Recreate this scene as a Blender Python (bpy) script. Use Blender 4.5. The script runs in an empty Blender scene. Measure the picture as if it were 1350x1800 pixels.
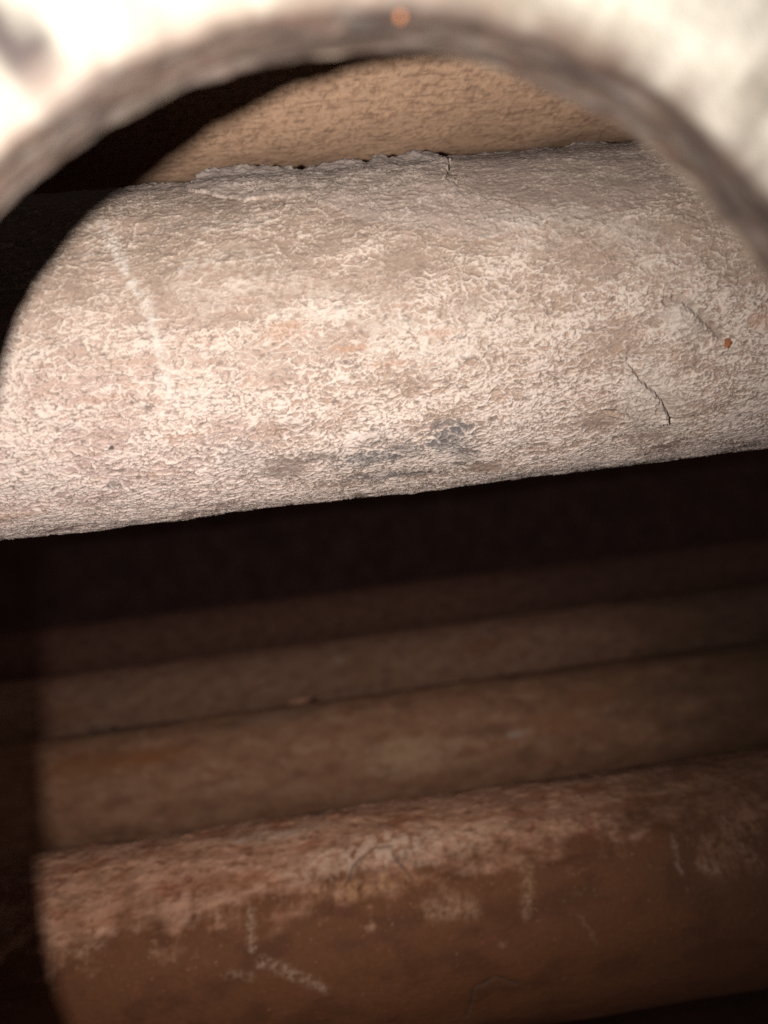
import bpy, math, random
import numpy as np
from mathutils import Vector, Matrix

sc = bpy.context.scene
R = math.radians

# ------------------------------------------------------------------ camera
F_PX, CXP, CYP = 1350.0, 675.0, 900.0          # focal length and centre in photograph pixels
YAW, ROLL = math.asin(0.064), R(7.0)
fwd = Vector((math.sin(YAW), math.cos(YAW), 0))
right0 = Vector((math.cos(YAW), -math.sin(YAW), 0))
up = (math.cos(ROLL) * Vector((0, 0, 1)) + math.sin(ROLL) * right0).normalized()
right = fwd.cross(up).normalized()
cam_d = bpy.data.cameras.new('camera')
cam = bpy.data.objects.new('camera', cam_d)
sc.collection.objects.link(cam)
cam.matrix_world = Matrix(((right.x, up.x, -fwd.x, 0), (right.y, up.y, -fwd.y, 0), (right.z, up.z, -fwd.z, 0), (0, 0, 0, 1)))
cam_d.sensor_fit = 'VERTICAL'
cam_d.sensor_height = 36.0
cam_d.sensor_width = 27.0
cam_d.lens = 27.0
cam_d.clip_start = 0.002
cam_d.clip_end = 20.0
cam_d.dof.use_dof = True
cam_d.dof.focus_distance = 0.168
cam_d.dof.aperture_fstop = 11.5
sc.camera = cam

# ------------------------------------------------------------------ world and the one lamp (the flash beside the lens)
w = bpy.data.worlds.new('World')
sc.world = w
w.use_nodes = True
bg = w.node_tree.nodes['Background']
bg.inputs[0].default_value = (1.0, 0.80, 0.78, 1)
bg.inputs[1].default_value = 0.06

ld = bpy.data.lights.new('flash', 'SPOT')
ld.energy = 2.7
ld.color = (1.0, 0.955, 0.915)
ld.shadow_soft_size = 0.0012
ld.spot_size = R(120)
ld.spot_blend = 1.0
lamp = bpy.data.objects.new('flash', ld)
sc.collection.objects.link(lamp)
lp = right * -0.0140 + up * 0.0015 + fwd * 0.002
lamp.location = lp
aim = (fwd * 1.0 + right * -0.15 + up * 0.13).normalized()
lamp.rotation_euler = aim.to_track_quat('-Z', 'Y').to_euler()

sc.view_settings.view_transform = 'Standard'
sc.view_settings.look = 'None'
sc.view_settings.exposure = 0.0
sc.view_settings.gamma = 1.0
sc.render.engine = 'CYCLES'
sc.cycles.use_denoising = False
sc.cycles.max_bounces = 6
sc.cycles.diffuse_bounces = 4
sc.cycles.sample_clamp_indirect = 4.0

# ------------------------------------------------------------------ numpy noise
def smooth(a, b, x):
    t = np.clip((x - a) / (b - a), 0, 1)
    return t * t * (3 - 2 * t)

_g = np.random.default_rng(7)
NT = 2048
PERM = np.concatenate([_g.permutation(NT), _g.permutation(NT)]).astype(np.int32)
PERM[NT:] = PERM[:NT]
VAL = _g.random(NT).astype(np.float32)
ANG = np.linspace(0, 2 * np.pi, NT, endpoint=False)
GX, GY = np.cos(ANG).astype(np.float32), np.sin(ANG).astype(np.float32)

def cell(ix, iy, seed):
    return PERM[PERM[(ix + seed * 57) & (NT - 1)] + ((iy + seed * 131) & (NT - 1))]

def rnd(ix, iy, seed):
    return VAL[cell(ix, iy, seed)]

def perlin(x, y, seed=0):
    x = np.asarray(x, np.float32); y = np.asarray(y, np.float32)
    ix, iy = np.floor(x).astype(np.int32), np.floor(y).astype(np.int32)
    fx, fy = x - ix, y - iy
    u, v = fx * fx * fx * (fx * (fx * 6 - 15) + 10), fy * fy * fy * (fy * (fy * 6 - 15) + 10)
    px = [PERM[(ix + i + seed * 57) & (NT - 1)] for i in (0, 1)]
    py = [(iy + j + seed * 131) & (NT - 1) for j in (0, 1)]
    def g(i, j):
        k = PERM[px[i] + py[j]]
        return GX[k] * (fx - i) + GY[k] * (fy - j)
    a = g(0, 0); b = g(0, 1)
    a = a + u * (g(1, 0) - a)
    b = b + u * (g(1, 1) - b)
    return (a + v * (b - a)) * 1.5

def fbm(x, y, seed=0, octv=4, gain=0.5):
    s, a, n = 0, 1.0, 0
    for o in range(octv):
        s = s + a * perlin(x * 2 ** o + 17.3 * o, y * 2 ** o - 9.1 * o, seed + o * 31)
        n += a
        a *= gain
    return s / n

def worley(x, y, seed=0):
    x = np.asarray(x, np.float32); y = np.asarray(y, np.float32)
    ix, iy = np.floor(x).astype(np.int32), np.floor(y).astype(np.int32)
    f1 = np.full(x.shape, 9.0, np.float32); f2 = f1.copy(); cid = np.zeros(x.shape, np.float32)
    for i in (-1, 0, 1):
        for j in (-1, 0, 1):
            cx, cy = ix + i, iy + j
            px, py = cx + rnd(cx, cy, seed), cy + rnd(cx, cy, seed + 7)
            d = np.hypot(px - x, py - y)
            near = d < f1
            f2 = np.where(near, f1, np.minimum(f2, d))
            cid = np.where(near, rnd(cx, cy, seed + 13), cid)
            f1 = np.where(near, d, f1)
    return f1, f2, cid

def seg(u, v, pts):
    """distance (mm) from surface points to a polyline"""
    d = np.full(u.shape, 1e9)
    for (a, b), (c, e) in zip(pts[:-1], pts[1:]):
        L = max((c - a) ** 2 + (e - b) ** 2, 1e-9)
        t = np.clip(((u - a) * (c - a) + (v - b) * (e - b)) / L, 0, 1)
        d = np.minimum(d, np.hypot(u - a - t * (c - a), v - b - t * (e - b)))
    return d

def inside(u, v, pts):
    c = np.zeros(u.shape, bool)
    n = len(pts)
    for i in range(n):
        (x1, y1), (x2, y2) = pts[i], pts[(i + 1) % n]
        if y1 == y2: continue
        cond = ((y1 > v) != (y2 > v)) & (u < (x2 - x1) * (v - y1) / (y2 - y1) + x1)
        c ^= cond
    return c

def sdf(u, v, pts):
    """signed distance (mm), positive inside the outline"""
    d = seg(u, v, pts + pts[:1])
    return np.where(inside(u, v, pts), d, -d)

def mix(a, b, t):
    return a + (np.asarray(b) - a) * t[..., None]

# ------------------------------------------------------------------ mesh helpers
def ray(px, py):
    return (right * ((px - CXP) / F_PX) + up * ((CYP - py) / F_PX) + fwd)

def link(name, me, parent=None, mat=None):
    o = bpy.data.objects.new(name, me)
    sc.collection.objects.link(o)
    if parent is not None:
        o.parent = parent
    if mat is not None and me is not None:
        me.materials.append(mat)
    return o

def grid_mesh(name, P, col=None, close_v=False, smooth_sh=True, flip=False):
    """P: (n, m, 3) grid of points, wrapped along the second axis when close_v"""
    n, m, _ = P.shape
    idx = np.arange(n * m).reshape(n, m)
    if close_v:
        idx = np.concatenate([idx, idx[:, :1]], 1)
    a, b, c, d = idx[:-1, :-1], idx[1:, :-1], idx[1:, 1:], idx[:-1, 1:]
    q = np.stack([a, d, c, b] if flip else [a, b, c, d], -1).reshape(-1, 4)
    me = bpy.data.meshes.new(name)
    me.vertices.add(n * m)
    me.vertices.foreach_set('co', P.reshape(-1).astype(np.float32))
    me.loops.add(q.size)
    me.loops.foreach_set('vertex_index', q.reshape(-1).astype(np.int32))
    me.polygons.add(len(q))
    me.polygons.foreach_set('loop_start', (np.arange(len(q)) * 4).astype(np.int32))
    me.polygons.foreach_set('loop_total', np.full(len(q), 4, np.int32))
    me.polygons.foreach_set('use_smooth', np.full(len(q), smooth_sh, bool))
    me.update(calc_edges=True)
    if col is not None:
        at = me.attributes.new('tint', 'FLOAT_COLOR', 'POINT')
        rgba = np.ones((n * m, 4), np.float32)
        rgba[:, :3] = col.reshape(-1, 3)
        at.data.foreach_set('color', rgba.reshape(-1))
    me.validate()
    return me

def tag(o, label=None, cat=None, group=None, kind=None):
    if label: o['label'] = label
    if cat: o['category'] = cat
    if group: o['group'] = group
    if kind: o['kind'] = kind
    return o

# ------------------------------------------------------------------ materials
def mineral(name, noise_scale, noise_amt, bump_scale, bump_dist, rough=0.9, spec=0.2, fallback=None, k=1.0):
    """a mineral or rusted surface: its own colour (per point) broken by fine grain, with grain relief"""
    m = bpy.data.materials.new(name)
    m.use_nodes = True
    nt = m.node_tree
    N, L = nt.nodes, nt.links
    b = N['Principled BSDF']
    b.inputs['Roughness'].default_value = rough
    b.inputs['Specular IOR Level'].default_value = spec
    tc = N.new('ShaderNodeTexCoord')
    if fallback is None:
        at = N.new('ShaderNodeAttribute'); at.attribute_name = 'tint'
        src = at.outputs['Color']
    else:
        rgb = N.new('ShaderNodeRGB'); rgb.outputs[0].default_value = (*fallback, 1)
        src = rgb.outputs[0]
    n1 = N.new('ShaderNodeTexNoise')
    n1.inputs['Scale'].default_value = noise_scale
    n1.inputs['Detail'].default_value = 6
    n1.inputs['Roughness'].default_value = 0.65
    L.new(tc.outputs['Object'], n1.inputs['Vector'])
    mr = N.new('ShaderNodeMapRange')
    mr.inputs['From Min'].default_value = 0.25; mr.inputs['From Max'].default_value = 0.75
    mr.inputs['To Min'].default_value = k * (1 - noise_amt); mr.inputs['To Max'].default_value = k * (1 + noise_amt)
    L.new(n1.outputs['Fac'], mr.inputs['Value'])
    mul = N.new('ShaderNodeVectorMath'); mul.operation = 'SCALE'
    L.new(src, mul.inputs[0]); L.new(mr.outputs[0], mul.inputs['Scale'])
    L.new(mul.outputs[0], b.inputs['Base Color'])
    n2 = N.new('ShaderNodeTexNoise')
    n2.inputs['Scale'].default_value = bump_scale
    n2.inputs['Detail'].default_value = 5
    n2.inputs['Roughness'].default_value = 0.6
    L.new(tc.outputs['Object'], n2.inputs['Vector'])
    bp = N.new('ShaderNodeBump')
    bp.inputs['Distance'].default_value = bump_dist
    bp.inputs['Strength'].default_value = 1.0
    L.new(n2.outputs['Fac'], bp.inputs['Height'])
    L.new(bp.outputs[0], b.inputs['Normal'])
    return m

M_scale = mineral('lime_scale', 1500, 0.10, 2600, 0.00012, k=0.71)
M_brown = mineral('brown_scale', 900, 0.22, 1500, 0.00008, k=0.78)
M_rust = mineral('rusted_scale', 700, 0.14, 1300, 0.00022, rough=0.78, spec=0.3)
M_far = mineral('dusty_rust', 260, 0.12, 500, 0.00025, rough=0.85, spec=0.2)
M_plate = mineral('chalky_plate', 90, 0.25, 500, 0.0004, k=0.74)
M_bore = mineral('rusty_cut_steel', 160, 0.4, 450, 0.0006, rough=0.85, spec=0.12, k=0.52)
M_wall = mineral('dark_rusted_shell', 25, 0.35, 160, 0.002, fallback=(0.15, 0.082, 0.068))
M_chip = mineral('orange_rust', 900, 0.4, 2000, 0.0003, fallback=(0.20, 0.075, 0.03))
M_flake = M_scale

# ------------------------------------------------------------------ the setting: inside of the shell
U = 0.306            # distance unit of the tube layout (m)
RAD = 0.038          # tube radius (m)
PLATE_Y, PLATE_T = 0.0600, 0.0062
def shell_wall():
    th = np.linspace(R(-140), R(100), 90)         # the far side of a drum lying along x
    x = np.linspace(-2.2, 2.2, 70)
    r = 0.78
    T, X = np.meshgrid(th, x)
    rr = r * (1 + 0.004 * fbm(X * 9, T * 7, 5))
    P = np.stack([X, PLATE_Y + 0.01 + 0.763 + rr * np.cos(T), rr * np.sin(T)], -1)
    o = link('shell_wall', grid_mesh('shell_wall', P), None, M_wall)
    tag(o, kind='structure')
shell_wall()

# ------------------------------------------------------------------ the plate with the hand hole
FRONT = [(-40, 300), (0, 268), (104, 185), (207, 118), (311, 73), (415, 42), (518, 22), (622, 14), (690, 14), (754, 18), (857, 30),
         (935, 52), (1013, 82), (1091, 117), (1168, 166), (1246, 226), (1298, 275), (1350, 332), (1460, 480), (1560, 680), (1610, 900),
         (1625, 1180), (1610, 1480), (1570, 1760), (1460, 2020), (1200, 2240), (780, 2330), (400, 2300), (120, 2190), (-110, 2000), (-210, 1720), (-255, 1450),
        (-275, 1200), (-280, 950), (-235, 680), (-150, 450)]
BACK = [(-40, 415), (0, 378), (119, 272), (207, 216), (295, 168), (373, 140), (518, 106), (610, 95), (695, 92), (805, 104), (868, 119),
        (920, 143), (987, 171), (1039, 194), (1117, 238), (1174, 284), (1220, 334), (1272, 396), (1334, 474), (1420, 610), (1490, 780), (1520, 960),
        (1530, 1220), (1515, 1480), (1470, 1730), (1360, 1950), (1120, 2130), (770, 2210), (430, 2180), (180, 2090), (-20, 1920), (-80, 1750), (-135, 1500),
        (-165, 1200), (-180, 950), (-150, 640), (-100, 505)]
def outline(pts, y, n):
    P = []
    for p in pts:
        d = ray(*p)
        q = d * (y / d.y)
        P.append((q.x, q.z))
    P = np.array(P)
    c = np.array([0.002, -0.004])
    a = np.unwrap(np.arctan2(P[:, 1] - c[1], P[:, 0] - c[0]))
    r = np.hypot(*(P - c).T)
    o = np.argsort(a % (2 * np.pi)); a = (a % (2 * np.pi))[o]; r = r[o]
    t = np.linspace(0, 2 * np.pi, n, endpoint=False)
    rr = np.interp(t, np.concatenate([a - 2 * np.pi, a, a + 2 * np.pi]), np.tile(r, 3))
    k = np.exp(-0.5 * (np.arange(-16, 17) / 5.0) ** 2); k /= k.sum()
    rr = np.convolve(np.concatenate([rr[-16:], rr, rr[:16]]), k, 'valid')
    return c, t, rr

def plate():
    n = 720
    c, t, rf = outline(FRONT, PLATE_Y, n)
    _, _, rb = outline(BACK, PLATE_Y + PLATE_T, n)
    root = link('hole_plate', None)
    root.location = (0, PLATE_Y, -0.16)
    off = np.array(root.location)
    tag(root, 'pale chalky metal plate with a large round hole, out of focus in front', 'plate')
    def ring(r, y):
        return np.stack([c[0] + r * np.cos(t), np.full(n, y) if np.isscalar(y) else y, c[1] + r * np.sin(t)], -1)
    # a slightly worn cut edge
    wob = 0.00055 * fbm(np.cos(t) * 7 + 50, np.sin(t) * 7 + 50, 3, 6, 0.62)
    rf = rf + wob; rb = rb + 0.5 * wob + 0.0005 * fbm(np.cos(t) * 9 + 20, np.sin(t) * 9 + 20, 9, 6, 0.62)
    rows = []
    outer = 0.16 / np.maximum(np.abs(np.cos(t)), np.abs(np.sin(t)))
    for k in np.linspace(0, 1, 60) ** 1.7:
        rows.append(ring(outer + (rf + 0.0007 - outer) * k if False else rf + 0.0008 + (outer - rf - 0.0008) * (1 - k), PLATE_Y))
    P = np.array(rows[::1])
    X, Z = P[..., 0] * 1000, P[..., 2] * 1000
    hgt = 0.0004 * fbm(X / 9, Z / 9, 21, 5)
    fade = np.clip(np.hypot(P[..., 0] - c[0], P[..., 2] - c[1]) - rf[None], 0, 0.004) / 0.004
    P[..., 1] += hgt * fade
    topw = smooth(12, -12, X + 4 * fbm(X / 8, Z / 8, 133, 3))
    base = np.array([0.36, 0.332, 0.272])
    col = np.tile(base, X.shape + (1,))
    col = mix(col, (0.58, 0.535, 0.45), smooth(14, 42, X + 5 * fbm(X / 9 + 60, Z / 9, 134, 3)))  # paler to the right: lamp falloff evened out in the colour
    col = mix(col, (0.20, 0.187, 0.155), topw * 0.9)  # darker to the left: lamp brightness held down in the colour
    blot = smooth(0.05, 0.45, fbm(X / 7 + 3, Z / 7, 31, 4))
    col = mix(col, (0.15, 0.125, 0.095), blot * 0.75)
    col = mix(col, (0.41, 0.385, 0.325), smooth(0.1, 0.4, fbm(X / 5, Z / 5, 47, 4)) * 0.6 * (1 - topw))
    def pt(px, py):
        d = ray(px, py); q = d * (PLATE_Y / d.y); return q.x * 1000, q.z * 1000
    for (px, py, rad, cc, am) in [(1085, 62, 3.6, (0.15, 0.12, 0.085), 0.75), (1010, 40, 3.0, (0.17, 0.14, 0.10), 0.7), (30, 72, 3.6, (0.03, 0.022, 0.02), 1.0),
                                  (-30, 66, 3.6, (0.03, 0.022, 0.02), 1.0), (880, 10, 2.6, (0.17, 0.14, 0.1), 0.6), (168, 28, 1.4, (0.05, 0.042, 0.035), 0.7), (1240, 150, 2.2, (0.19, 0.175, 0.14), 0.6),
                                  (560, -20, 4.6, (0.115, 0.10, 0.074), 0.8), (410, 10, 3.4, (0.15, 0.132, 0.10), 0.65), (780, -30, 4.6, (0.125, 0.108, 0.08), 0.75), (660, -70, 5, (0.13, 0.11, 0.085), 0.7), (900, -40, 5, (0.14, 0.12, 0.09), 0.7)]:
        q = pt(px, py)
        dd = np.hypot(X - q[0], Z - q[1]) + 1.6 * fbm(X / 2.5, Z / 2.5, int(px) + 5, 3)
        col = mix(col, cc, (1 - smooth(rad * 0.35, rad * 1.15, dd)) * am)
    # rust creeping out from the cut edge
    edge = (np.hypot(P[..., 0] - c[0], P[..., 2] - c[1]) - rf[None]) * 1000 + 0.9 * fbm(X / 3, Z / 3, 77, 4)
    col = mix(col, (0.10, 0.066, 0.052), (1 - smooth(0.1, 2.3, edge)) * 0.85)
    rim_col = col[-1:].copy()
    # face, then its back sheet and outer edge, as one closed skin
    # rows run outer -> rim; prepend the outside edge and the back sheet
    back_rows = [ring(rb + (outer - rb) * k, PLATE_Y + PLATE_T) for k in np.linspace(0, 1, 14)]
    Pb = np.array(back_rows)
    colb = np.tile(np.array([0.10, 0.065, 0.05]), Pb.shape[:2] + (1,))
    P = np.concatenate([Pb, P]); col = np.concatenate([colb, col])
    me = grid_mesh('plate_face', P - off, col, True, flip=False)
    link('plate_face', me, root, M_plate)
    # the bore: rounded lip, flame-cut wall, inner lip
    rows, cols = [], []
    prof = [(0, 0.0008, 0.0), (0, 0.0004, 0.00012), (0, 0.00012, 0.0004), (0, 0.0, 0.0008)]
    for _, dr, dy in prof:
        rows.append(ring(rf + dr, PLATE_Y + dy))
    ks = np.linspace(0, 1, 26)[1:]
    for k in ks:
        y = PLATE_Y + 0.0008 + (PLATE_T - 0.0008) * k
        r = rf + (rb - rf) * k ** 1.15
        rows.append(ring(r, y))
    B = np.array(rows)
    A, K = np.meshgrid(t, np.arange(len(rows)))
    s = A * 40                                            # mm round the bore
    d = K / (len(rows) - 1) * 6
    bump = 0.00042 * fbm(s / 5.5, d / 1.6, 61, 5)
    env = np.minimum(1, np.minimum(K / 5.0, (len(rows) - 1 - K) / 4.0))
    rad_dir = np.stack([np.cos(A), np.zeros_like(A), np.sin(A)], -1)
    B += rad_dir * (bump * env)[..., None]
    bc = np.tile(np.array([0.072, 0.048, 0.036]), A.shape + (1,))
    bc = mix(bc, (0.125, 0.095, 0.080), smooth(0.0, 0.4, fbm(s / 7, d / 1.5, 71, 5)) * 0.85)
    bc = mix(bc, (0.034, 0.024, 0.021), smooth(0.0, 0.4, fbm(s / 6 + 9, d / 1.3, 81, 5)) * 0.8)
    bc = mix(bc, (0.074, 0.037, 0.027), smooth(0.12, 0.5, fbm(s / 3 + 40, d / 2, 91, 4)) * 0.6)
    bc = mix(bc, (0.105, 0.091, 0.078), (smooth(0.22, 0.45, fbm(s / 4 + 90, d / 2, 95, 4)) * 0.6))
    # pale lip on the inner edge, in places
    lip = smooth(len(rows) - 4.5, len(rows) - 1, K.astype(float)) * smooth(0.0, 0.25, fbm(s / 9 + 4, d * 0, 99, 2))
    bc = mix(bc, (0.25, 0.19, 0.14), lip * 0.8)
    for (pa, pb, wdt) in (((1180, 290), (1255, 375), 0.7), ((845, 112), (885, 128), 0.35)):
        aa = []
        for p in (pa, pb):
            dq = ray(*p); qq = dq * ((PLATE_Y + PLATE_T) / dq.y)
            aa.append(math.atan2(qq.z - c[1], qq.x - c[0]))
        kk = smooth(aa[1] - 0.02, aa[1] + 0.02, A) * (1 - smooth(aa[0] - 0.02, aa[0] + 0.02, A)) * smooth(len(rows) - 1.5 - 5 * wdt, len(rows) - 1.5, K + 1.2 * fbm(s / 1.5, d, 123, 3))
        bc = mix(bc, (0.25, 0.2, 0.15), kk * 0.7)
    bc = mix(bc, rim_col[0][None], 1 - smooth(0, 3, K.astype(float)))
    me = grid_mesh('hole_edge', B - off, bc, True, flip=False)
    link('hole_edge', me, root, M_bore)
    # a spot of bright orange rust on the lip
    dvec = ray(705, 33); q = dvec * ((PLATE_Y + 0.0006) / dvec.y)
    me = lump_mesh('rust_chip', 0.00032, 0.00025, 5, 14, 20)
    o = link('rust_chip', me, root, M_chip)
    o.location = Vector(q) - root.location + Vector((0, 0, 0.0002))
    o['label'] = 'small orange rust spot on the lip of the hole'

def lump_mesh(name, rx, ry, seed, n=16, m=24, rz=None, rough=0.45):
    th = np.linspace(0.02, np.pi - 0.02, n); ph = np.linspace(0, 2 * np.pi, m, endpoint=False)
    T, Ph = np.meshgrid(th, ph, indexing='ij')
    k = 1 + rough * fbm(np.cos(Ph) * np.sin(T) * 2 + 30, np.sin(Ph) * np.sin(T) * 2 + np.cos(T) * 2 + 30, seed, 5)
    rz = rz or rx
    P = np.stack([rx * k * np.sin(T) * np.cos(Ph), ry * k * np.sin(T) * np.sin(Ph), rz * k * np.cos(T)], -1)
    return grid_mesh(name, P, None, True)
plate()

# ------------------------------------------------------------------ tubes
def axis_samples(lo, hi, step, end, coarse):
    mid = np.arange(lo, hi + step / 2, step)
    L = np.linspace(-end, lo, max(2, int((lo + end) / coarse)), endpoint=False)
    Rr = np.linspace(hi, end, max(2, int((end - hi) / coarse)))[1:]
    return np.concatenate([L, mid, Rr])

def hit(px, py, yc, zc, rad=RAD):
    """surface coordinates (u along the tube, v round it; mm) of the point seen at a photograph pixel"""
    d = ray(px, py)
    a = d.y ** 2 + d.z ** 2
    b = -(d.y * yc + d.z * zc)
    cc = yc ** 2 + zc ** 2 - rad ** 2
    D = max(b * b - a * cc, 0)
    t = (-b - math.sqrt(D)) / a
    x, y, z = d.x * t, d.y * t, d.z * t
    return x * 1000, math.atan2(z - zc, -(y - yc)) * rad * 1000       # v: 0 faces the plate, + upward

def tube_grid(yc, zc, us, vs):
    V, Ug = np.meshgrid(vs, us)
    return Ug, V

def tube_mesh(name, yc, zc, Ug, V, H, col):
    th = V / 1000 / RAD
    r = RAD + H / 1000
    P = np.stack([Ug / 1000, -r * np.cos(th), r * np.sin(th)], -1)
    return grid_mesh(name, P, col, True, flip=False)

def tube_mesh_open(name, u, v, H, col, keep):
    """a patch of skin following the tube, trimmed to the kept points"""
    th = v / 1000 / RAD
    r = RAD + H / 1000
    P = np.stack([u / 1000, -r * np.cos(th), r * np.sin(th)], -1)
    n, m = u.shape
    idx = np.arange(n * m).reshape(n, m)
    q = np.stack([idx[:-1, :-1], idx[1:, :-1], idx[1:, 1:], idx[:-1, 1:]], -1).reshape(-1, 4)
    q = q[keep.reshape(-1)[q].all(1)]
    used, inv = np.unique(q, return_inverse=True)
    me = bpy.data.meshes.new(name)
    me.from_pydata(P.reshape(-1, 3)[used].tolist(), [], inv.reshape(-1, 4).tolist())
    me.polygons.foreach_set('use_smooth', np.ones(len(q), bool))
    at = me.attributes.new('tint', 'FLOAT_COLOR', 'POINT')
    rgba = np.ones((len(used), 4), np.float32)
    rgba[:, :3] = col.reshape(-1, 3)[used]
    at.data.foreach_set('color', rgba.reshape(-1))
    me.update()
    return me

CIRC = 2 * math.pi * RAD * 1000
def v_samples(lo, hi, step, coarse):
    mid = np.arange(lo, hi, step)
    rest = np.linspace(hi, lo + CIRC, max(4, int((lo + CIRC - hi) / coarse)), endpoint=False)
    return np.concatenate([mid, rest])

GROUP = 'tubes of the bank behind the plate'
def new_tube(yc, zc, label, mesh_args, mat, tilt=0):
    me = tube_mesh('boiler_tube', yc, zc, *mesh_args)
    o = link('boiler_tube', me, None, mat)
    o.location = (0, yc, zc)
    tag(o, label, 'tube', GROUP)
    return o

# --- the near tube under thick pale scale
Y0, Z0 = 0.61 * U, 0.139 * U
def near_tube():
    us = axis_samples(-105, 112, 0.21, 1500, 12)
    vs = v_samples(-72, 66, 0.21, 4)
    nv = len(np.arange(-72, 66, 0.21))
    u, v = tube_grid(Y0, Z0, us, vs)
    h = lambda px, py: hit(px, py, Y0, Z0)
    poly = lambda *p: [h(*q) for q in p]
    # warped coordinates shared by the relief layers
    w1 = fbm(u / 7, v / 5, 1, 4); w2 = fbm(u / 7 + 70, v / 5 + 30, 2, 4)
    w3 = fbm(u / 1.6, v / 1.2, 3, 3); w4 = fbm(u / 1.6 + 12, v / 1.2 + 40, 4, 3)
    w6 = fbm(u / 0.9, v / 0.8, 5, 3, 0.6); w7 = fbm(u / 0.9 + 50, v / 0.8 + 20, 6, 3, 0.6)
    uu, vv = u + 3.0 * w1 + 0.45 * w3, v + 1.5 * w2 + 0.34 * w4
    # a net of raised pale veins, wider than high, over flat tan ground
    def veins(x, y, sd):
        return 1 - np.abs(perlin(x, y, sd)) * 1.9
    v1 = veins(uu / 3.9, vv / 1.55, 11)
    v2 = veins(uu / 2.1 + 9, vv / 0.86, 12)
    v3 = veins(uu / 1.2 + 30, vv / 0.60 + 4, 51)
    up_area = smooth(-10, 14, v + 12 * fbm(u / 24, v / 12, 15, 3))      # barer towards the crown of the tube
    dens = 0.17 * (1 - up_area) - 0.19 * up_area + 0.50 * fbm(u / 17 + 5, v / 7, 16, 4) + 0.10 * fbm(u / 4, v / 2, 52, 3)
    net = np.maximum(v1 - 0.05, np.maximum(0.92 * v2 - 0.06, 0.86 * v3 - 0.05 - 0.16 * up_area)) + dens
    vein = smooth(0.66, 0.98, net)
    # the veins are cracked into small nodules
    f1, f2, cid = worley((uu + 0.35 * w3) / 2.2, (vv + 0.22 * w4) / 0.80, 13)
    crev = 1 - smooth(0.02, 0.16, f2 - f1)
    crev = crev * smooth(-0.4, 0.2, fbm(u / 3, v / 2, 53, 3) + 0.12) * (1 - 0.6 * up_area)
    nod = 1 - np.clip(f1, 0, 1) ** 2
    peb = 0.34 * vein * (0.70 + 0.30 * nod) + 0.09 * (cid - 0.5)
    # terraces: flat plates with ragged lower edges nearer the crown
    a1, a2, aid = worley((u + 4.5 * w1 + 2.2 * w3) / 3.0, (v + 3.0 * w2 + 1.5 * w4) / 1.4, 14)
    ter = 0.42 * (aid - 0.5) * smooth(0.0, 0.2, a2 - a1)
    H = peb - 0.24 * crev * (0.4 + 0.6 * vein) + ter * (0.12 + 0.6 * up_area)
    H += 0.9 * fbm(u / 24, v / 13, 17, 3) + 0.28 * fbm(u / 6, v / 4, 18, 3)
    H += 0.05 * fbm(u / 0.6, v / 0.42, 19, 3)
    line = smooth(0.80, 0.95, np.maximum(veins((uu + 0.4 * w6) / 5.2, (vv + 0.28 * w7) / 1.5, 61), veins((uu + 0.3 * w6) / 2.6 + 3, (vv + 0.2 * w7) / 0.95, 62) - 0.05))
    line = line * up_area * smooth(-0.35, 0.25, fbm(u / 8, v / 5, 63, 3) + 0.2) * (1 - 0.85 * smooth(30, 40, v))
    H += 0.22 * line
    crest = np.maximum(vein * (1 - 0.8 * crev), 0.9 * line)

    # colour of the deposit: tan or pinkish ground, cream veins, dirt in the cracks
    col = np.tile(np.array([0.325, 0.230, 0.176]), u.shape + (1,))
    pink = smooth(20, -50, u + 14 * w1) * (1 - smooth(-25, 12, v))
    col = mix(col, (0.455, 0.325, 0.285), pink * 0.85)
    ochre = smooth(0.05, 0.42, fbm(u / 8 + 3, v / 2.4, 22, 4)) * (1 - smooth(-12, 26, v))
    col = mix(col, (0.375, 0.235, 0.165), ochre * 0.5)
    tan = up_area * smooth(-0.35, 0.3, fbm(u / 12 + 31, v / 6, 23, 4))
    col = mix(col, (0.268, 0.196, 0.148), tan * 0.9)
    cream = mix(np.tile(np.array([0.560, 0.462, 0.392]), u.shape + (1,)), (0.58, 0.475, 0.395), up_area * 0.85)
    cream = mix(cream, (0.70, 0.575, 0.505), smooth(-4, -46, v))  # whiter low on the tube: brightness of the lit side put into the colour
    t_ = np.clip(crest * 0.95, 0, 1)[..., None]
    col = col * (1 - t_) + cream * t_
    col = mix(col, (0.165, 0.125, 0.105), crev * 0.85)
    # bare darker skin right at the crown and on the worn patch right of the crack
    top = smooth(27, 40, v + 5 * w1)
    col = mix(col, (0.285, 0.225, 0.195), top * 0.75)
    H -= 0.0 * top
    # thick layer left of the crack ends in a step
    step = poly((330, 335), (345, 300), (420, 270), (600, 260), (700, 255), (775, 262), (790, 285), (786, 318), (830, 338), (900, 357), (940, 376), (955, 400), (830, 420), (640, 390), (520, 345), (430, 350))
    sd = sdf(u, v, step) + 1.3 * fbm(u / 3.2, v / 2.6, 24, 4) + 0.5 * fbm(u / 0.9, v / 0.8, 240, 3)
    lay = smooth(-0.25, 0.35, sd)
    lay_sd = sd
    lay_top = 0.55 * smooth(16, 30, v) + 0.25 * fbm(u / 2.2, v / 1.8, 25, 4)
    # crust heaped along the crown
    crown = smooth(37, 43, v) * (1 - smooth(55, 63, v))
    heap = np.clip(fbm(u / 9 + 11, v / 12, 26, 4) + 0.15, 0, 1) * 3.4 + 0.75 * fbm(u / 2.0, v / 2.0, 27, 4)
    band = smooth(-52, -42, u) * (1 - 0.75 * smooth(10, 22, u))
    H += crown * heap * (0.2 + 0.4 * band)
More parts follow.
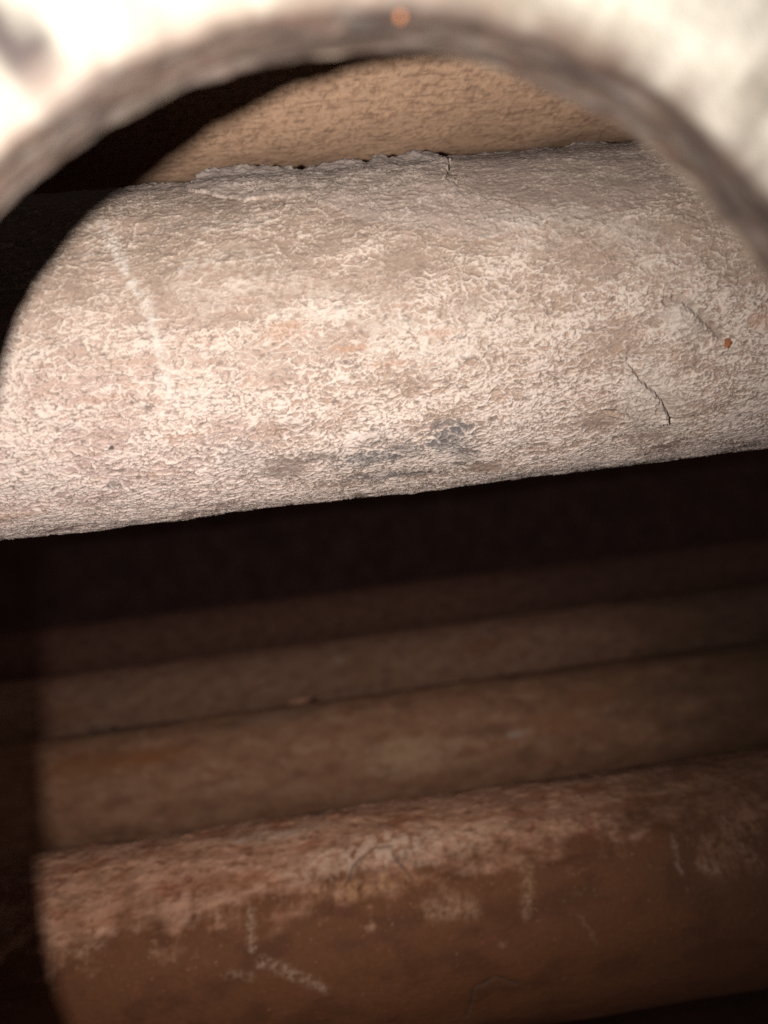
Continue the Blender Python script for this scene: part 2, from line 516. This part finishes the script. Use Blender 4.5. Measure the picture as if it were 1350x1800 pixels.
    for xa, xb, hh in ((338, 515, 1.7), (535, 575, 0.5), (590, 640, 0.9), (658, 786, 1.8), (860, 960, 0.5), (1060, 1120, 0.9)):
        ua, ub = hit(xa, 300, Y0, Z0)[0], hit(xb, 300, Y0, Z0)[0]
        un = u + 0.9 * w3 + 0.5 * w6
        H += crown * hh * smooth(ua - 0.8, ua + 1.6, un) * (1 - smooth(ub - 0.8, ub + 0.8, un)) * (0.75 + 0.5 * fbm(u / 3, v / 4, 261, 3))
    # worn smooth skin right of the crack
    worn = poly((800, 300), (860, 262), (1060, 245), (1130, 260), (1190, 330), (1090, 385), (990, 395), (930, 365), (830, 335))
    ws = smooth(-3.5, 3.0, sdf(u, v, worn) + 4.5 * w1 + 2.0 * w3)
    Hs = 0.9 * fbm(u / 24, v / 13, 17, 3) - 0.12 + 0.22 * fbm(u / 1.6, v / 1.0, 28, 4) + 0.10 * (aid - 0.5) * smooth(0.0, 0.2, a2 - a1)
    H = H * (1 - 0.62 * ws) + Hs * 0.62 * ws
    col = mix(col, (0.275, 0.205, 0.172), ws * 0.62 * (1 - 0.6 * crest))
    worn2 = poly((280, 345), (370, 320), (450, 350), (440, 420), (330, 420), (270, 390))
    ws2 = smooth(-2.5, 2.5, sdf(u, v, worn2) + 3.5 * w2 + 1.5 * w3)
    H = H * (1 - 0.6 * ws2) + Hs * 0.6 * ws2
    # cracks
    for pts, wd, dp in [(((775, 262), (790, 290), (786, 318), (792, 322)), 0.20, 0.9), (((792, 322), (840, 342), (900, 356), (950, 378), (968, 398)), 0.13, 0.32),
                        (((985, 405), (968, 440), (955, 480), (948, 515), (962, 545), (985, 560)), 0.13, 0.25), (((1108, 610), (1103, 640)), 0.15, 0.3)]:
        pl = poly(*pts)
        dd = seg(u + 0.6 * w3 + 0.3 * w1 + 0.45 * w6, v + 0.5 * w4 + 0.35 * w7, pl)
        k = 1 - smooth(wd * 0.3, wd * 1.7, dd)
        H -= dp * k
        col = mix(col, (0.16, 0.125, 0.11), k * 0.65)
    # the white streak running down at the left
    st = poly((170, 380), (205, 440), (228, 488), (255, 530), (272, 580), (285, 630), (300, 695))
    dd = seg(u + 0.9 * w3, v + 0.6 * w4, st)
    k = (1 - smooth(0.1, 1.9, dd + 0.4 * w2)) * smooth(32, 16, v) 
    H += 0.22 * k
    col = mix(col, (0.56, 0.49, 0.43), k * 0.85 * smooth(-0.7, 0.3, w3 + crest + 0.4 * w1 - 0.2))
    # broad arcs of whiter bloom
    for pts, wd, am in [(((340, 480), (420, 470), (500, 505), (580, 530), (700, 600), (820, 640)), 5, 0.4), (((900, 420), (1010, 385), (1100, 400), (1170, 460), (1200, 530)), 5, 0.35),
                        (((330, 690), (600, 560), (900, 560)), 6, 0.25), (((350, 540), (420, 500)), 3, 0.3)]:
        dd = seg(u + 4 * w1, v + 3 * w2, poly(*pts))
        k = (1 - smooth(0.3 * wd, 1.3 * wd, dd)) * smooth(-0.3, 0.3, w3 + 0.8 * w1)
        col = mix(col, (0.55, 0.475, 0.405), k * am)
        H += 0.10 * k * (0.5 + peb * 3)
    # broken-away wedge at the right
    wedge = poly((1103, 640), (1120, 668), (1148, 690), (1163, 712), (1170, 735), (1140, 738), (1088, 722), (1098, 690))
    sd = sdf(u, v, wedge) + 0.5 * w3 + 0.2
    k = smooth(-0.15, 0.25, sd)
    ramp = smooth(h(1090, 680)[0], h(1168, 735)[0], u)
    wedge_sd, wedge_top = sd + 0.5 * w6, 0.25 + 1.35 * ramp + 0.9 * np.abs(fbm(u / 1.5, v / 1.2, 33, 4)) + 0.5 * fbm(u / 0.8, v / 0.7, 34, 3)
    smoothed = (1 - smooth(-1, 9, -sd)) * smooth(-1.0, 1.5, u - h(1120, 690)[0]) * (1 - k)
    H -= peb * 0.6 * smoothed
    col = mix(col, (0.45, 0.375, 0.315), smoothed * 0.5)
    low_edge = seg(u + 0.3 * w6, v + 0.3 * w7, poly((1060, 722), (1090, 726), (1140, 742), (1178, 738), (1230, 730)))
    H -= 0.5 * (1 - smooth(0.1, 0.8, low_edge)) * (1 - k)
    groove = seg(u + 0.4 * w6, v + 0.3 * w7, poly((1103, 640), (1126, 664), (1156, 690), (1172, 715), (1176, 738), (1140, 744)))
    H -= 0.6 * (1 - smooth(0.1, 1.3, groove + 0.3 * w3)) * (1 - k)
    # the raised lump with a groove beside the orange bead
    lump = poly((1160, 545), (1190, 528), (1225, 540), (1250, 575), (1225, 600), (1180, 590))
    lump_sd = sdf(u, v, lump) + 0.9 * w3 + 0.6 * w1
    lump_top = 0.9 * smooth(-0.2, 3.5, lump_sd)
    gr = seg(u + 0.6 * w3 + 0.5 * w6, v + 0.4 * w7, poly((1170, 530), (1198, 524), (1222, 545), (1250, 572), (1268, 590)))
    k = 1 - smooth(0.2, 1.25, gr + 0.4 * w3)
    H -= 0.9 * k
    col = mix(col, (0.26, 0.19, 0.145), k * 0.7)
    ridge = seg(u, v, poly((1228, 470), (1206, 515), (1260, 500), (1345, 560)))
    k = (1 - smooth(0.4, 2.6, ridge + 0.8 * w3))
    H += 0.35 * k
    # pits
    for px, py in [(920, 655), (1000, 655), (852, 600), (1240, 688), (680, 660), (760, 600), (870, 690), (1010, 610)]:
        q = h(px, py)
        dd = np.hypot((u - q[0]), (v - q[1]) * 1.2) + 0.3 * w3
        k = 1 - smooth(0.3, 1.3, dd)
        H -= 0.4 * k
        col = mix(col, (0.32, 0.225, 0.165), k * 0.6)
    # ochre where the skin has come off
    for px, py, ru, rv, am in [(620, 612, 5, 0.9, 0.6), (500, 585, 7, 2.2, 0.35), (770, 585, 6, 1.3, 0.4), (1340, 560, 4, 3, 0.4), (510, 570, 4, 1, 0.4), (690, 640, 5, 0.8, 0.5), (320, 765, 6, 0.8, 0.4), (180, 700, 7, 0.9, 0.35), (20, 905, 9, 1.5, 0.5)]:
        q = h(px, py)
        dd = np.hypot((u - q[0]) / ru, (v - q[1]) / rv) + 0.7 * fbm(u / 2, v / 1.0, int(px), 4)
        col = mix(col, (0.36, 0.19, 0.115), (1 - smooth(0.3, 1.0, dd)) * am)
    # soot smears
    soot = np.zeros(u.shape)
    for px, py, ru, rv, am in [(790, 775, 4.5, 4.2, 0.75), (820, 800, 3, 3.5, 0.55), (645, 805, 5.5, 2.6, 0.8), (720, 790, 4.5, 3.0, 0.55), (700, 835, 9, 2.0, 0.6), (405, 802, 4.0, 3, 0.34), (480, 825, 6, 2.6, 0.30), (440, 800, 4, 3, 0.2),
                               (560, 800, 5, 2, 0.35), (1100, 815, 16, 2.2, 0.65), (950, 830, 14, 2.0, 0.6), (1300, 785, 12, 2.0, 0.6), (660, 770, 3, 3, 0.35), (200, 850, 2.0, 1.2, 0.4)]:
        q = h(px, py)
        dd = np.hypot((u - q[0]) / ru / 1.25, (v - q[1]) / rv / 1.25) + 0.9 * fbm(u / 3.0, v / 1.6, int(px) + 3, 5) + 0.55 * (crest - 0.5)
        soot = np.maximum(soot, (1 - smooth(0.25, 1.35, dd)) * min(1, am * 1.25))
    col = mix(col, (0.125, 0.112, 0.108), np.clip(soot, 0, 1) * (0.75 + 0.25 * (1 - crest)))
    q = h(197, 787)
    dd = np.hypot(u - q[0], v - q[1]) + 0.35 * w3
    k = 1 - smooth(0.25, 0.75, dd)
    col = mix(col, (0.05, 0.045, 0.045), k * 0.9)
    H -= 0.2 * k
    # ease the relief out at the coarse ends
    H *= smooth(-1.0, -0.85, -np.abs(u) / 125)
    o = new_tube(Y0, Z0, 'nearest and brightest tube, thick cream wrinkled scale lit from the front', (u, v, H, col), M_scale)
    # pieces of scale lying on the skin, each with a broken edge of its own
    def piece(name, psd, top, tint_, amt, label):
        ii, jj = np.where(psd[:, :nv] > -0.6)
        a, b, c_, d_ = max(ii.min() - 1, 0), ii.max() + 2, max(jj.min() - 1, 0), jj.max() + 2
        q = (slice(a, b), slice(c_, d_))
        k_ = smooth(-0.30, 0.12, psd[q])
        hh = H[q] - 0.25 + k_ * (0.28 + np.maximum(top[q], 0.02))
        cc_ = mix(col[q], tint_, k_ * amt)
        edge_ = (1 - smooth(0.0, 0.35, np.abs(psd[q]))) * 0.22
        cc_ = mix(cc_, (0.22, 0.17, 0.145), edge_)
        me = tube_mesh_open(name, u[q], v[q], hh, cc_, psd[q] > -0.6)
        return tag(link(name, me, o, M_scale), label)
    piece('scale_crust', lay_sd, lay_top, (0.36, 0.295, 0.262), 0.35, 'thick lumpy grey crust along the top of the tube')
    piece('scale_flake', wedge_sd, wedge_top, (0.40, 0.34, 0.295), 0.45, 'triangular flake lifting off the pale scale')
    piece('scale_flake', lump_sd, lump_top, (0.47, 0.40, 0.345), 0.45, 'rounded raised patch of scale beside the orange bead')
    # orange bead stuck to the scale
    q = hit(1278, 602, Y0, Z0)
    th = q[1] / 1000 / RAD
    b = link('rust_bead', lump_mesh('rust_bead', 0.00068, 0.0005, 8, 30, 44, 0.0008, 1.1), o, M_chip)
    b.location = (q[0] / 1000, -(RAD + 0.0003) * math.cos(th), (RAD + 0.0003) * math.sin(th))
    b['label'] = 'orange rust bead on the pale scale'
    return o
near_tube()

# --- the brown tube above and behind
Y1, Z1 = 0.672 * U, 0.438 * U
def upper_tube():
    us = axis_samples(-125, 150, 0.40, 1500, 12)
    vs = v_samples(-66, 40, 0.40, 4)
    u, v = tube_grid(Y1, Z1, us, vs)
    w1 = fbm(u / 8, v / 6, 101, 4); w3 = fbm(u / 2, v / 1.6, 103, 3)
    f1, f2, cid = worley((u + 1.5 * w1 + 1.0 * w3) / 1.05, (v + 1.2 * w1 + 0.8 * w3) / 1.5, 111)
    flake = smooth(0.42, 0.62, cid + 0.45 * w1 + 0.012 * (v + 34)) 
    n = fbm(u / 1.8, v / 1.4, 112, 4)
    H = 0.05 * n + 0.10 * flake * smooth(0, 0.2, f2 - f1) + 0.05 * fbm(u / 0.8, v / 0.7, 113, 3) + 0.6 * fbm(u / 20, v / 14, 114, 2)
    H *= smooth(-1.0, -0.85, -np.abs(u) / 165)
    col = np.tile(np.array([0.47, 0.29, 0.185]), u.shape + (1,))
    col = mix(col, (0.255, 0.15, 0.094), flake * smooth(0.0, 0.3, f2 - f1 + 0.5 * w3) * 0.55 + smooth(0.0, 0.5, n) * 0.4)
    col = mix(col, (0.50, 0.33, 0.22), smooth(0.05, 0.45, fbm(u / 2.6 + 8, v / 2.0, 115, 4)) * 0.6)
    streak = smooth(0.05, 0.4, fbm(u / 7, v / 0.9, 117, 4)) * smooth(-24, -36, v)
    col = mix(col, (0.21, 0.125, 0.085), streak * 0.6)  # streaky dark underside: shade of the curve put into the colour
    return new_tube(Y1, Z1, 'tan brown mottled tube above and behind the pale scaled one', (u, v, H, col), M_brown)
upper_tube()

# --- the lower row
def low_tube(yc, zc, seed, label, step, span, base, crust, crust_amt, detail=None, relief=1.0, bare_dim_amt=0.9, bare_dim=(1100, 1200), bare_dim_col=(0.10, 0.058, 0.036)):
    us = axis_samples(-span, span + 40 * (yc / 0.27), step, 1500, 14)
    vs = v_samples(-70, 72, step, 5)
    u, v = tube_grid(yc, zc, us, vs)
    w1 = fbm(u / 14, v / 9, seed, 4); w3 = fbm(u / 3, v / 2.4, seed + 1, 4)
    gs = 1.0 if relief > 0.9 else 3.2
    w5 = fbm(u / 7.5 / gs, v / 5 / gs ** 0.7, seed + 30, 6, 0.58 if gs == 1 else 0.5)
    dep = smooth(-0.45, 0.75, crust_amt(u, v) + 0.7 * w1 + 1.1 * w5) * (0.62 + 0.38 * smooth(-0.3, 0.3, fbm(u / 17, v / 8, seed + 31, 4)))
    H = 0.7 * fbm(u / 30, v / 18, seed + 2, 2) + relief * (dep * (0.5 + 0.40 * fbm(u / 7, v / 5, seed + 3, 5)) + 0.14 * fbm(u / 2.6, v / 1.1, seed + 4, 4))
    col = np.tile(np.array(base), u.shape + (1,))
    col = mix(col, np.array(base) * (0.62, 0.6, 0.62), smooth(-0.1, 0.4, fbm(u / 18, v / 10, seed + 5, 4)) * 0.7)
    cc = mix(np.tile(np.array(crust), u.shape + (1,)), np.array(crust) * (0.7, 0.52, 0.42), smooth(-0.15, 0.4, fbm(u / 13, v / 8, seed + 6, 5)) * 0.85)
    cc = mix(cc, np.array(crust) * (1.25, 1.3, 1.35), smooth(0.1, 0.5, fbm(u / 11 + 9, v / 5, seed + 7, 5)) * 0.6)
    col = mix(col, 0, dep * 0) * (1 - dep[..., None]) + cc * dep[..., None]
    red = smooth(0.28, 0.5, fbm(u / 9 + 60, v / 5, seed + 8, 5)) * (0.3 + 0.7 * dep)
    col = mix(col, (0.20, 0.055, 0.03), red * 0.7)
    # pale grains scattered over the skin
    f1, f2, cid = worley(u / 2.6, v / 1.9, seed + 9)
    sp = (1 - smooth(0.05, 0.30, f1 + 0.25 * w3 + 0.2 * fbm(u / 1.1, v / 0.9, seed + 21, 3) + 0.25 * cid)) * (cid > 0.55) * smooth(0.0, 0.35, w1 + 0.1)
    col = mix(col, np.array(crust) * 1.3, sp * 0.4)
    H += 0.12 * sp
    hk = smooth(0.02, 0.3, fbm(u / 6 / gs, v / 3.6 / gs ** 0.7, seed + 40, 5, 0.56 if gs == 1 else 0.5)) * dep
    col = mix(col, np.array(crust) * (1.35, 1.4, 1.45), hk * (0.45 if gs == 1 else 0.22))
    dk = smooth(0.12, 0.35, fbm(u / 4.4 / gs + 7, v / 2.9 / gs ** 0.7, seed + 41, 5, 0.58 if gs == 1 else 0.5)) * dep
    col = mix(col, np.array(base) * (0.8, 0.6, 0.5), dk * (0.6 if gs == 1 else 0.25))
    H = H + relief * (0.22 * hk - 0.30 * dk)
    ub = hit(*bare_dim, yc, zc)[0]
    bw = 1.0 if gs == 1 else 2.2
    br = smooth(-55 * bw, 70 * bw, u - ub + 34 * bw * fbm(u / (30 * bw), v / 16, seed + 50, 4) + 14 * w3 + 0.5 * v)
    col = mix(col, bare_dim_col, br * bare_dim_amt)  # darker to the right: bare skin, plus light falloff put into the colour
    H = H - 0.3 * br * dep
    if detail: H, col = detail(u, v, H, col, w1, w3)
    H *= smooth(-1.0, -0.85, -np.abs(u) / (span * 1.35 + 40))
    return new_tube(yc, zc, label, (u, v, H, col), M_rust if relief > 0.9 else M_far)

ZL = -0.483 * U
ZL1 = -0.465 * U
YL = [0.885 * U, 1.675 * U, 2.41 * U, 3.17 * U]
ZL2, ZL3, ZL4 = -0.517 * U, -0.500 * U, -0.420 * U

def first_detail(u, v, H, col, w1, w3):
    poly = lambda *p: [hit(*q, YL[0], ZL1) for q in p]
    for pts, wd, am, cc in [(((442, 1600), (440, 1640), (443, 1668)), 1.3, 0.8, (0.36, 0.23, 0.16)), (((460, 1692), (500, 1705), (530, 1718), (570, 1738)), 1.6, 0.8, (0.36, 0.22, 0.15)),
                            (((405, 1712), (440, 1718)), 1.4, 0.5, (0.33, 0.2, 0.13)), (((100, 1668), (140, 1672), (180, 1662)), 1.2, 0.6, (0.36, 0.2, 0.13)),
                            (((1183, 1470), (1190, 1510), (1200, 1535)), 0.9, 0.55, (0.32, 0.2, 0.15)), (((1235, 1520), (1260, 1528)), 2.2, 0.6, (0.33, 0.2, 0.13)), (((1270, 1440), (1300, 1490), (1330, 1520)), 2.6, 0.45, (0.30, 0.17, 0.12)),
                            (((925, 1530), (930, 1560), (925, 1605)), 2.0, 0.65, (0.36, 0.2, 0.12)), (((760, 1600), (830, 1600)), 2.6, 0.6, (0.38, 0.22, 0.14)), (((1020, 1610), (1050, 1660)), 0.8, 0.3, (0.3, 0.2, 0.13))]:
        dd = seg(u + 1.3 * w3, v + 1.3 * w3 + 0.5 * w1, poly(*pts))
        k = (1 - smooth(0.1 * wd, 1.7 * wd, dd)) * smooth(-0.35, 0.30, fbm(u / 1.7, v / 1.5, 777, 5, 0.65))
        col = mix(col, cc, k * am)
        H = H + 0.4 * k
    for px, py, ru, rv in [(310, 1560, 6, 4), (330, 1545, 4, 2), (925, 1455, 5, 3), (1040, 1460, 4, 4), (935, 1470, 3, 2), (700, 1470, 3, 2), (110, 1550, 3, 3)]:
        q = hit(px, py, YL[0], ZL1)
        dd = np.hypot((u - q[0]) / ru, (v - q[1]) / rv) + 1.0 * fbm(u / 2.6, v / 2.0, 779, 5, 0.65)
        k = 1 - smooth(0.1, 0.95, dd)
        col = mix(col, (0.20, 0.055, 0.030), k * 0.6)
        H = H - 0.35 * k
    for px, py, ru, rv, cc, am in [(690, 1490, 26, 9, (0.60, 0.42, 0.31), 0.75), (560, 1520, 18, 7, (0.56, 0.37, 0.26), 0.6), (480, 1470, 24, 4, (0.42, 0.30, 0.22), 0.7), (830, 1470, 18, 7, (0.56, 0.35, 0.23), 0.6), (980, 1450, 20, 5, (0.48, 0.26, 0.16), 0.6),
                                   (640, 1560, 22, 4, (0.5, 0.26, 0.13), 0.6), (320, 1600, 8, 6, (0.46, 0.25, 0.17), 0.6), (790, 1590, 10, 5, (0.42, 0.22, 0.13), 0.5), (150, 1600, 14, 6, (0.40, 0.19, 0.11), 0.6), (1260, 1500, 9, 9, (0.30, 0.15, 0.10), 0.45), (1310, 1440, 8, 8, (0.30, 0.15, 0.1), 0.6)]:
        q = hit(px, py, YL[0], ZL1)
        dd = np.hypot((u - q[0]) / ru, (v - q[1]) / rv) + 0.9 * fbm(u / 6, v / 6, 880 + px, 6, 0.68)
        k = (1 - smooth(0.1, 1.1, dd)) * smooth(-0.35, 0.15, fbm(u / 2.6, v / 3.4, 881, 5, 0.6))
        col = mix(col, cc, k * am)
        H = H + 0.2 * k
    # pale grains scattered below the crust, their sparkle put into the colour
    vm = hit(600, 1600, YL[0], ZL1)[1]
    gr = smooth(0.22, 0.55, fbm(u / 1.6, v / 1.1, 891, 5, 0.72)) * smooth(-0.1, 0.35, fbm(u / 9, v / 5, 892, 3) + 0.35 - np.abs(v - vm) / 26)
    col = mix(col, (0.50, 0.30, 0.19), gr * 0.5)
    H = H + 0.25 * gr
    # dark crack lines in the crust
    for pts in [((612, 1550), (622, 1520), (660, 1490), (690, 1488)), ((690, 1500), (720, 1540)), ((820, 1790), (835, 1735), (870, 1718), (910, 1730))]:
        dd = seg(u + 0.9 * w3, v + 0.9 * w3, poly(*pts))
        k = 1 - smooth(0.2, 0.8, dd)
        col = mix(col, (0.10, 0.06, 0.045), k * 0.6)
        H = H - 0.4 * k
    return H, col
def spots(u, v, H, col, yc, zc, lst, seed):
    for px, py, ru, rv, cc, am in lst:
        q = hit(px, py, yc, zc)
        dd = np.hypot((u - q[0]) / ru, (v - q[1]) / rv) + 0.8 * fbm(u / 9, v / 6, seed + px, 5, 0.6)
        k = 1 - smooth(0.15, 1.1, dd)
        col = mix(col, cc, k * am)
        H = H + 0.15 * k
    return H, col
def second_detail(u, v, H, col, w1, w3):
    return spots(u, v, H, col, YL[1], ZL2, [(150, 1345, 40, 12, (0.30, 0.115, 0.045), 0.7), (270, 1330, 34, 9, (0.33, 0.125, 0.045), 0.75), (720, 1330, 36, 13, (0.58, 0.375, 0.225), 0.65), (980, 1270, 32, 9, (0.33, 0.15, 0.075), 0.75),  # pale middle spot: lit centre of the tube put into the colour
        (905, 1290, 7, 3, (0.5, 0.36, 0.28), 0.8), (1040, 1225, 22, 8, (0.30, 0.125, 0.065), 0.6), (480, 1260, 40, 10, (0.38, 0.235, 0.165), 0.6), (200, 1285, 60, 8, (0.17, 0.115, 0.08), 0.7)], 611)  # small pale scrape, its glint painted in as colour
def third_detail(u, v, H, col, w1, w3):
    return spots(u, v, H, col, YL[2], ZL3, [(595, 1162, 6, 8, (0.5, 0.36, 0.28), 0.7), (850, 1135, 26, 9, (0.30, 0.12, 0.06), 0.7), (620, 1175, 30, 12, (0.33, 0.16, 0.09), 0.6), (180, 1215, 40, 12, (0.34, 0.19, 0.125), 0.7), (110, 1255, 34, 12, (0.30, 0.13, 0.075), 0.6)], 622)
def first_crust(u, v):
    vm = hit(600, 1560, YL[0], ZL1)[1]
    hang = 7 * fbm(u / 11, v / 60, 951, 4, 0.6) + 5 * fbm(u / 3.2, v / 40, 952, 3) - 4 * smooth(30, 90, u)
    return smooth(vm - 21, vm + 17, v + hang + 4 * smooth(-20, -70, u)) * 1.7 - 0.95 - smooth(50, 110, u) * 0.35
low_tube(YL[0], ZL1, 200, 'nearest lower tube, rust brown with pale pink crust along its top', 0.42, 140, (0.150, 0.054, 0.021), (0.43, 0.225, 0.142), first_crust, first_detail, 1.0, 0.7, (1130, 1450), (0.085, 0.040, 0.022))
low_tube(YL[1], ZL2, 300, 'brown dusty tube just behind the nearest lower one', 0.8, 240, (0.37, 0.185, 0.105), (0.46, 0.255, 0.155), lambda u, v: 0.1 + 0 * u, second_detail, 0.35, 0.9, (1090, 1240))
low_tube(YL[2], ZL3, 400, 'dim brown tube third from the front in the lower row', 1.3, 330, (0.38, 0.205, 0.13), (0.46, 0.265, 0.175), lambda u, v: 0.0 + 0 * u, third_detail, 0.35, 0.75, (1080, 1120), (0.08, 0.048, 0.034))
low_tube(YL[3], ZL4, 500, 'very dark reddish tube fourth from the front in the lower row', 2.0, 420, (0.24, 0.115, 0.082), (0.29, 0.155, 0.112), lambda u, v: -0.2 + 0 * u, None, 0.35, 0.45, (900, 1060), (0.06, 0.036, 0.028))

# --- bits of scale fallen between the lower tubes
def fallen(px, py, yc, zc, rx, ry, rz, seed, rot, label, tintc):
    q = hit(px, py, yc, zc)
    th = q[1] / 1000 / RAD
    me = lump_mesh('fallen_flake', rx, ry, seed, 22, 36, rz)
    n = len(me.vertices)
    co = np.zeros(n * 3); me.vertices.foreach_get('co', co); co = co.reshape(-1, 3) * 1000
    k = fbm(co[:, 0] / 3, co[:, 2] / 2 + co[:, 1], seed + 3, 4)
    c = mix(np.tile(np.array(tintc), (n, 1)), np.array(tintc) * 0.55, smooth(-0.1, 0.4, k))
    at = me.attributes.new('tint', 'FLOAT_COLOR', 'POINT')
    rgba = np.ones((n, 4), np.float32); rgba[:, :3] = c
    at.data.foreach_set('color', rgba.reshape(-1))
    o = link('fallen_flake', me, None, M_rust)
    r = RAD + rz * 0.55
    o.location = (q[0] / 1000, yc - r * math.cos(th), zc + r * math.sin(th))
    o.rotation_euler = (math.pi / 2 - th, rot, 0.1)
    tag(o, label, 'scale flake', 'flakes fallen between the lower tubes')
fallen(527, 1236, YL[1], ZL2, 0.0085, 0.004, 0.0026, 5, -0.1, 'reddish flake of scale resting mid frame in the seam between two dim lower tubes', (0.46, 0.24, 0.15))
fallen(178, 1280, YL[1], ZL2, 0.0075, 0.004, 0.0024, 9, 0.15, 'dull brown flake of scale at the left end of the seam between lower tubes', (0.22, 0.13, 0.09))
